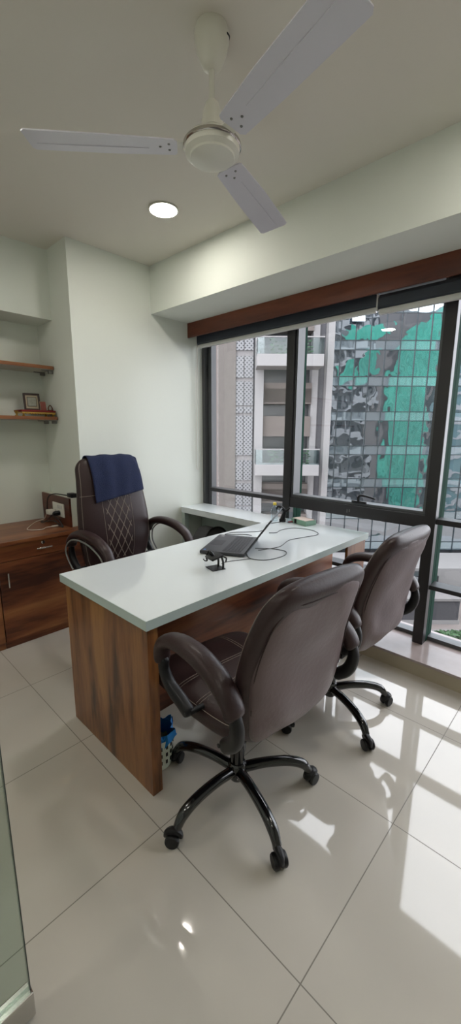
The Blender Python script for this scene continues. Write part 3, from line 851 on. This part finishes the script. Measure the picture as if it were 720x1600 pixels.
t = thing('card_holder', 'clear acrylic card holder leaning beside the black headset', 'card holder', (2.375, 1.642, .7505), math.radians(-20))
obj('front_sheet', tm(bx(-.035, .035, -.001, .001, .006, .075), Matrix.Rotation(math.radians(-15), 4, 'X')), CLEAR, t)
obj('holder_foot', bx(-.036, .036, -.022, .016, 0, .004, bev=.001), CLEAR, t)
obj('card_stack', bx(-.030, .030, -.018, -.006, .0042, .012), RED, t)
t = thing('note_box', 'sage green box of pink note paper at the window end of the desk', 'box', (2.405, 1.555, .7505), math.radians(-14))
b = B()
for q in ((-.075, -.071, -.045, .045), (.071, .075, -.045, .045), (-.0709, .0709, -.045, -.041), (-.0709, .0709, .041, .045)): box(b, *q, .001, .034)
box(b, -.0709, .0709, -.0409, .0409, .001, .004)
for v in b.verts: v.co = V((v.co.y*1.1, v.co.x, v.co.z))
obj('box_tray', b, GREENBOX, t)
obj('note_paper', bx(-.042, .042, -.066, .066, .0042, .037, bev=.002), PAPER, t)
obj('black_notch', bx(-.0512, -.0500, .020, .042, .003, .034), PLASTIC, t)

# cables on the desk
b = B()
z_ = .7525
tube(b, [(1.60, 1.40, z_), (1.52, 1.30, z_), (1.56, 1.22, z_), (1.68, 1.20, z_), (1.75, 1.24, z_), (1.74, 1.32, z_), (1.68, 1.40, z_)], .002, n=6)
tag(obj('laptop_cable', b, CABLE, smooth=True), 'thin black cable looping in front of the laptop screen', 'cable')
b = B()
tube(b, [(1.66, 1.36, z_), (1.80, 1.32, z_), (1.95, 1.36, z_), (2.06, 1.34, z_), (2.20, 1.31, z_), (2.27, 1.40, z_), (2.24, 1.52, z_), (2.13, 1.55, z_), (2.05, 1.53, z_), (2.01, 1.56, z_)], .002, n=6)
tag(obj('charger_cable', b, CABLE, smooth=True), 'thin cable curling across the desk towards the green note box', 'cable')
b = B()
tube(b, [(2.33, 1.70, z_), (2.2, 1.72, z_), (2.03, 1.63, z_), (1.93, 1.68, z_), (1.86, 1.735, z_), (1.78, 1.735, z_), (1.86, 1.66, z_), (1.885, 1.60, z_)], .002, n=6)
tag(obj('headset_cable', b, CABLE, smooth=True), 'thin black cable behind the laptop keyboard leading to the headset', 'cable')
b = B(); tube(b, [(1.52, 1.29, z_), (1.46, 1.32, z_), (1.40, 1.345, z_), (1.355, 1.345, z_)], .0016, n=6)
tag(obj('stand_cable', b, CABLE, smooth=True), 'thin cable from the laptop to the small black stand', 'cable')

# waste basket with blue liner under the desk
t = thing('waste_basket', 'pale perforated waste basket with blue liner, half hidden behind the desk side panel', 'waste basket', (.860, 1.235, 0))
b = B(); n = 20
lathe(b, [(0, .0), (.040, .0), (.054, .012), (.060, .06), (.066, .15), (.064, .15), (.057, .06), (.05, .016), (0, .006)], n=32)
obj('basket_body', b, BASKET, t, smooth=True)
b = B()
for kz in (.05, .085, .12):
    for k in range(16):
        a = 2*PI*k/16; r = .0595+.006*(kz-.055)/.09
        box(b, r-.0005, r+.0025, -.004, .004, kz-.008, kz+.008, M=RZ(a))
obj('slots', b, PLASTIC, t)
b = B(); NN = 48; rings = []
for q, (r, z) in enumerate([(.050, .115), (.062, .150), (.067, .158), (.072, .150), (.075, .140)]):
    ring = []
    for i in range(NN):
        a = 2*PI*i/NN; wv = .010*math.sin(5*a+1)+.006*math.sin(11*a)
        ring.append(b.verts.new(((r+wv*(q > 1))*math.cos(a), (r+wv*(q > 1))*math.sin(a), z+(wv*2.2 if q == 4 else wv*.6)+(.02 if q in (1, 2) else 0))))
    rings.append(ring)
for x, y in zip(rings, rings[1:]):
    for i in range(NN): b.faces.new((x[i], x[(i+1) % NN], y[(i+1) % NN], y[i]))
obj('liner_bag', b, BLUEBAG, t, smooth=True)

# bag under the side counter
t = thing('black_bag', 'black bag with rounded top under the white side counter', 'bag', (2.235, 2.36, 0))
b = B()
prof = [(-.17, .0), (-.17, .36), (-.14, .51), (-.07, .60), (.02, .615), (.10, .58), (.15, .49), (.165, .34), (.165, 0)]
P = catmull([(x, 0, z) for x, z in prof], 4)
f0 = [b.verts.new((p.x, -.07, max(p.z, 0))) for p in P]; f1 = [b.verts.new((p.x, .07, max(p.z, 0))) for p in P]
b.faces.new(f0); b.faces.new(f1[::-1])
for i in range(len(P)): b.faces.new((f0[i], f0[(i+1) % len(P)], f1[(i+1) % len(P)], f1[i]))
obj('bag_body', b, mat('bag_fabric', (58, 58, 60), .8, bump=.3, bscale=200), t)
b = B(); tube(b, [(-.172, -.073, .02), (-.174, -.073, .36), (-.142, -.073, .515), (-.07, -.073, .607), (.02, -.073, .623), (.10, -.073, .587), (.153, -.073, .492), (.168, -.073, .34), (.168, -.073, .02)], .010, n=8)
obj('edge_strap', b, PLASTIC, t, smooth=True)

# ------------------------------------------------------------------ glass door
t = thing('glass_door', 'clear glass door leaf standing open at the left edge', 'door', (-.2, .845, 0))
obj('glass_leaf', bx(-.70, .192, .839, .851, .082, 2.15, bev=.001), DOORGLASS, t, world=True)
b = bx(.1922, .1942, .8385, .8515, .083, 2.148); obj('leaf_edge', b, mat('dark_glass_edge', (40, 52, 46), .3), t, world=True)
b = bx(-.70, .197, .828, .862, .010, .081, bev=.003)
obj('bottom_rail', b, CHROME, t, world=True)

# ------------------------------------------------------------------ outside (local x = to the right, local y = away)
OR = YAW-PI/2
GZ = -13.
def othing(name, label, cat, lat, d, z=GZ, group=None):
    g = V((math.cos(YAW), math.sin(YAW), 0)); r = V((math.sin(YAW), -math.cos(YAW), 0))
    return thing(name, label, cat, tuple(g*d+r*lat+V((0, 0, z))), OR, group)
# ground
gm = bx(-60, 70, -30, 90, -.2, 0)
go = obj('street', gm, STREET, None, loc=(0, 0, GZ)); go.rotation_euler = (0, 0, OR); go['kind'] = 'structure'

# apartment building A ; local origin lat 0, depth 24
t = othing('apartment_block', 'pale apartment block with balconies and rough rendered wall, seen through the left window', 'building', 0, 24)
zz = lambda z: z-GZ
obj('rendered_wall', bx(-9, .27, 0, 9, 0, zz(15)), PLASTER, t)
obj('core_wall', bx(.271, 5.44, 1.2, 9, 0, zz(15)), DARKBAY, t)
pp = B(); fr = B()
P0 = 5.9
for k in range(-2, 3):
    for z0, z1 in ((5.91, 8.2), (4.42, 5.6), (2.89, 4.21), (2.46, 2.80)):
        for x0, x1 in ((.29, .72), (.76, 1.26)):
            a, b2 = zz(z0+k*P0), zz(z1+k*P0)
            if a < 0: continue
            box(pp, x0, x1, .05, .12, a, b2)
obj('perforated_screen', pp, PERF, t)
obj('screen_backing', bx(.2705, 1.27, .125, .3, 0, zz(15)), PALE, t)
obj('pier', box(bx(1.37, 1.87, .0, 1.19, 0, zz(15)), 4.70, 5.07, .4, 1.19, 0, zz(15)), WHITEB, t)
obj('recessed_strip', bx(1.271, 1.369, .3, 1.19, 0, zz(15)), CLAD, t)
obj('ribbed_panel', bx(5.08, 5.44, .6, 1.19, 0, zz(15)), CLAD, t)
obj('end_fin', bx(5.445, 5.80, -.1, 9, 0, zz(15)), WHITEB, t)
sp_b = B()
for k in range(-2, 2):
    for z0, z1 in ((3.08, 4.18), (1.12, 2.29), (-2.9, -2.04)):
        a, b2 = zz(z0+k*P0), zz(z1+k*P0)
        if b2 < 0: continue
        box(sp_b, 1.871, 4.699, .3, 1.19, max(a, 0), b2)
obj('spandrel', sp_b, BEIGE, t)
for k in range(-2, 2):
    zb = -1.05+k*P0
    if zz(zb) < 0: continue
    bal = obj('balcony', bx(1.38, 4.97, -1.4, -.001, zz(zb), zz(zb+.62), bev=.02), WHITEB, t)
    rg = B(); box(rg, 1.42, 4.93, -1.37, -1.35, zz(zb+.63), zz(zb+1.45)); box(rg, 1.40, 1.42, -1.37, -.02, zz(zb+.63), zz(zb+1.45)); box(rg, 4.93, 4.95, -1.37, -.02, zz(zb+.63), zz(zb+1.45))
    sub('railing_glass', rg, RAILG, bal)
    tp = B(); box(tp, 1.38, 4.97, -1.40, -1.33, zz(zb+1.451), zz(zb+1.51)); sub('top_rail', tp, WHITEB, bal)
    lf = B()
    for q in range(120):
        c = V((2.1+2.4*random.random(), -.5-.4*random.random(), zz(zb+.62)+.9*random.random()))
        M = T(*c) @ Matrix.Rotation(random.random()*6, 4, 'Z') @ Matrix.Rotation(random.random()*3, 4, 'X')
        box(lf, -.09, .09, -.04, .04, -.004, .004, M=M)
    sub('balcony_plants', lf, LEAF, bal)

# glass tower
TD = 37.5
t = othing('glass_tower', 'tall glass curtain wall tower filling the middle and right windows', 'building', 0, TD)
X0, X1, ZB, ZT = 8.3, 46., -12.6, 21.
pw = 1.32
bands = [8.5-3.05*k for k in range(-5, 8)]
gl = B(); sn = B()
ncol = int((X1-X0)/pw)
rows = []
zs = sorted(bands)
for zb in zs:
    if zb < ZB or zb > ZT: continue
    rows.append(('s', zb, zb+.8)); rows.append(('g', zb+.8, zb+3.05))
def pane(bm, x0, x1, z0, z1, tilt):
    a, b_ = random.gauss(0, tilt), random.gauss(0, tilt)
    cx, cz = (x0+x1)/2, (z0+z1)/2
    vs = [bm.verts.new((x, (x-cx)*a+(z-cz)*b_, zz(z))) for x, z in ((x0, z0), (x1, z0), (x1, z1), (x0, z1))]
    bm.faces.new(vs)
for kind, z0, z1 in rows:
    for i in range(ncol):
        pane(gl if kind == 'g' else sn, X0+i*pw+.02, X0+(i+1)*pw-.02, z0+.02, z1-.02, .006)
for o_, m_, n_ in ((gl, TGLASS, 'vision_glass'), (sn, TSPAN, 'spandrel_glass')):
    # backing gives each pane thickness
    r = bmesh.ops.extrude_face_region(o_, geom=o_.faces[:])
    for v in [g for g in r['geom'] if isinstance(g, bmesh.types.BMVert)]: v.co.y += .05
    obj(n_, o_, m_, t)
fm = B()
for i in range(ncol+1): box(fm, X0+i*pw-.04, X0+i*pw+.04, -.05, .1, zz(ZB), zz(ZT))
for kind, z0, z1 in rows: box(fm, X0, X0+ncol*pw, -.03, .1, zz(z0)-.035, zz(z0)+.035)
obj('mullion_grid', fm, TFRAME, t)
obj('tower_core', bx(X0, X0+ncol*pw, .12, 14, 0, zz(ZT)), CLAD, t)

pv = bx(-.55, .55, -.02, .02, -.5, .5)  # pane added on the facade, tilted to mirror bright sky
bmesh.ops.transform(pv, matrix=T(10.95, -.35, zz(11.2)) @ Matrix.Rotation(math.radians(-17), 4, 'X'), verts=pv.verts[:])
obj('added_sky_mirror', pv, facade_glass('sky_mirror_glass', (.8, .85, .88), (120, 130, 136), .8, 0., .5), t)

# buildings on this side of the street, seen mirrored in the tower
t = othing('netted_building', 'concrete building wrapped in green safety net, mirrored in the glass tower', 'building', 0, 0)
obj('concrete_frame', bx(27.0, 36.9, -12, -.6, 0, zz(22)), CONC, t)
nb = B(); NX, NZ = 90, 40
top = lambda x: 16.0+max(0, min(1, (x-28.3)/9.))*7.5
g_ = [[nb.verts.new((28.3+7.9*i/NX, .04*math.sin(i*.9+.6*math.sin(j*.22))+.35*noise.noise(V((i*.09, j*.10, 0))), zz(-12.5+(top(28.3+7.9*i/NX)+12.5)*j/NZ))) for j in range(NZ+1)] for i in range(NX+1)]
for i in range(NX):
    for j in range(NZ): nb.faces.new((g_[i][j], g_[i+1][j], g_[i+1][j+1], g_[i][j+1]))
r = bmesh.ops.extrude_face_region(nb, geom=nb.faces[:])
for v in [q for q in r['geom'] if isinstance(q, bmesh.types.BMVert)]: v.co.y -= .06
obj('safety_net', nb, NET, t)
nb = B()
for (x0, x1, z0, z1) in ((18.5, 21.5, 9, 12), (22, 25.5, 10.5, 14.5), (20, 26, 16.5, 18.2)):
    for i in range(12):
        xa = x0+(x1-x0)*i/12; xb = x0+(x1-x0)*(i+1)/12
        ya = 1.9+.15*math.sin(i*1.7); yb = 1.9+.15*math.sin((i+1)*1.7)
        vs = [nb.verts.new(q) for q in ((xa, ya, zz(z0)+.25*i/3), (xb, yb, zz(z0)+.25*(i+1)/3), (xb, yb, zz(z1)+.1*i), (xa, ya, zz(z1)+.1*i))]
        nb.faces.new(vs)
r = bmesh.ops.extrude_face_region(nb, geom=nb.faces[:])
for v in [q for q in r['geom'] if isinstance(q, bmesh.types.BMVert)]: v.co.y -= .06
t2 = othing('unfinished_apartments', 'white slabbed apartment tower mirrored in the glass tower beside the green net', 'building', 0, 0)
obj('net_scraps', nb, NET, t2)
obj('tower_body', bx(9, 26.8, -12, -.6, 0, zz(26)), PALE, t2)
rnd = random.Random(3); wd = B()
for k in range(13):
    for i in range(9):
        x = 9.3+1.95*i+rnd.uniform(-.2, .2); w_ = rnd.uniform(.7, 1.5)
        if x+w_ < 24.4: box(wd, x, x+w_, -.62, -.55, zz(-12+3.*k+rnd.uniform(.5, 1.2)), zz(-12+3.*k+rnd.uniform(2.0, 2.7)))
obj('window_openings', wd, DARKBAY, t2)
t3 = othing('teal_office_block', 'teal grey office block mirrored at the right end of the glass tower', 'building', 0, 0)
obj('office_body', bx(38.3, 66, -12, -.6, 0, zz(24)), mat('teal_render', (52, 82, 84), .6, var=.3, vscale=.2), t3)
ob = B()
for k in range(12): box(ob, 38.2, 66.1, -.6, -.3, zz(-12+3.*k), zz(-12+3.*k+.9))
obj('floor_band', ob, WHITEB, t3)
sb = B(); wb = B()
for k in range(13):
    z = -12+3.0*k
    box(sb, 9, 26.8, -.6, 1.5, zz(z), zz(z+.35)); 
    for i in range(6):
        x = 9+3.0*i
        if (i+k) % 3: box(sb, x+.2, x+2.2, 1.35, 1.5, zz(z+.36), zz(z+1.3))
    for i in range(7):
        if (i*3+k) % 4 < 2: box(sb, 8.95+2.95*i, 9.35+2.95*i, -.6, .9, zz(z+.36), zz(z+2.99))
obj('balcony_slab', sb, WHITEB, t2)
obj('side_pier', bx(24.6, 26.9, -.6, 1.6, 0, zz(26)), CONC, t2)

# street level pavilion
t = othing('street_pavilion', 'low grey panelled street wall with white base, far below the right window', 'wall', 0, 28.4)
obj('clad_wall', bx(6.0, 17.4, 0, 1.4, .32, 1.9), CLAD, t)
obj('white_base', bx(5.9, 17.5, -.05, 1.5, 0, .3195), WHITEB, t)
obj('wall_capping', bx(5.9, 17.6, -.1, 1.6, 1.901, 2.1), PALE, t)
obj('dark_band', bx(5.9, 17.0, 2.6, 3.8, .0, 2.9), DARKBAY, t)
obj('canopy_roof', bx(5.9, 30, 3.9, 8.4, .0, 3.1), WHITEB, t)
obj('small_sign', bx(14.0, 14.4, -.04, -.001, 1.35, 1.5), WHITEB, t)
t = othing('street_planting', 'clump of green shrubs on the pavement below the window', 'shrub', 16.0, 25.6)
lf = B()
for q in range(500):
    a = random.random()*2*PI; r = 2.2*math.sqrt(random.random())
    c = V((r*math.cos(a)*1.3, r*math.sin(a)*.7, .08+.7*random.random()*(1-r/2.4)))
    M = T(*c) @ Matrix.Rotation(random.random()*6, 4, 'Z') @ Matrix.Rotation(random.random()*3, 4, 'X')
    box(lf, -.16, .16, -.07, .07, -.006, .006, M=M)
obj('foliage', lf, LEAF, t)
obj('planting_bed', prism(B(), [(3.1*math.cos(2*PI*k/20), 1.8*math.sin(2*PI*k/20)) for k in range(20)], 0, .12), PALE, t)

# ------------------------------------------------------------------ world
w = bpy.data.worlds.new('overcast'); sc.world = w; w.use_nodes = True
nt = w.node_tree; bg = nt.nodes['Background']
tc = nt.nodes.new('ShaderNodeTexCoord'); sx = nt.nodes.new('ShaderNodeSeparateXYZ'); nt.links.new(tc.outputs['Generated'], sx.inputs[0])
cr = nt.nodes.new('ShaderNodeValToRGB'); e = cr.color_ramp.elements
e[0].position = 0.; e[0].color = (.93, .89, .96, 1); e[1].position = 1.; e[1].color = (.98, .94, 1.0, 1)
nt.links.new(sx.outputs[2], cr.inputs['Fac']); nt.links.new(cr.outputs['Color'], bg.inputs['Color'])
bg.inputs['Strength'].default_value = 6.9

sc.view_settings.view_transform = 'Standard'; sc.view_settings.look = 'None'
sc.view_settings.gamma = 1; sc.view_settings.use_curve_mapping = False
sc.view_settings.exposure = 0.0
sc.cycles.max_bounces = 10; sc.cycles.diffuse_bounces = 6; sc.cycles.transparent_max_bounces = 12
sc.cycles.caustics_reflective = False; sc.cycles.caustics_refractive = False
sc.cycles.sample_clamp_indirect = 6
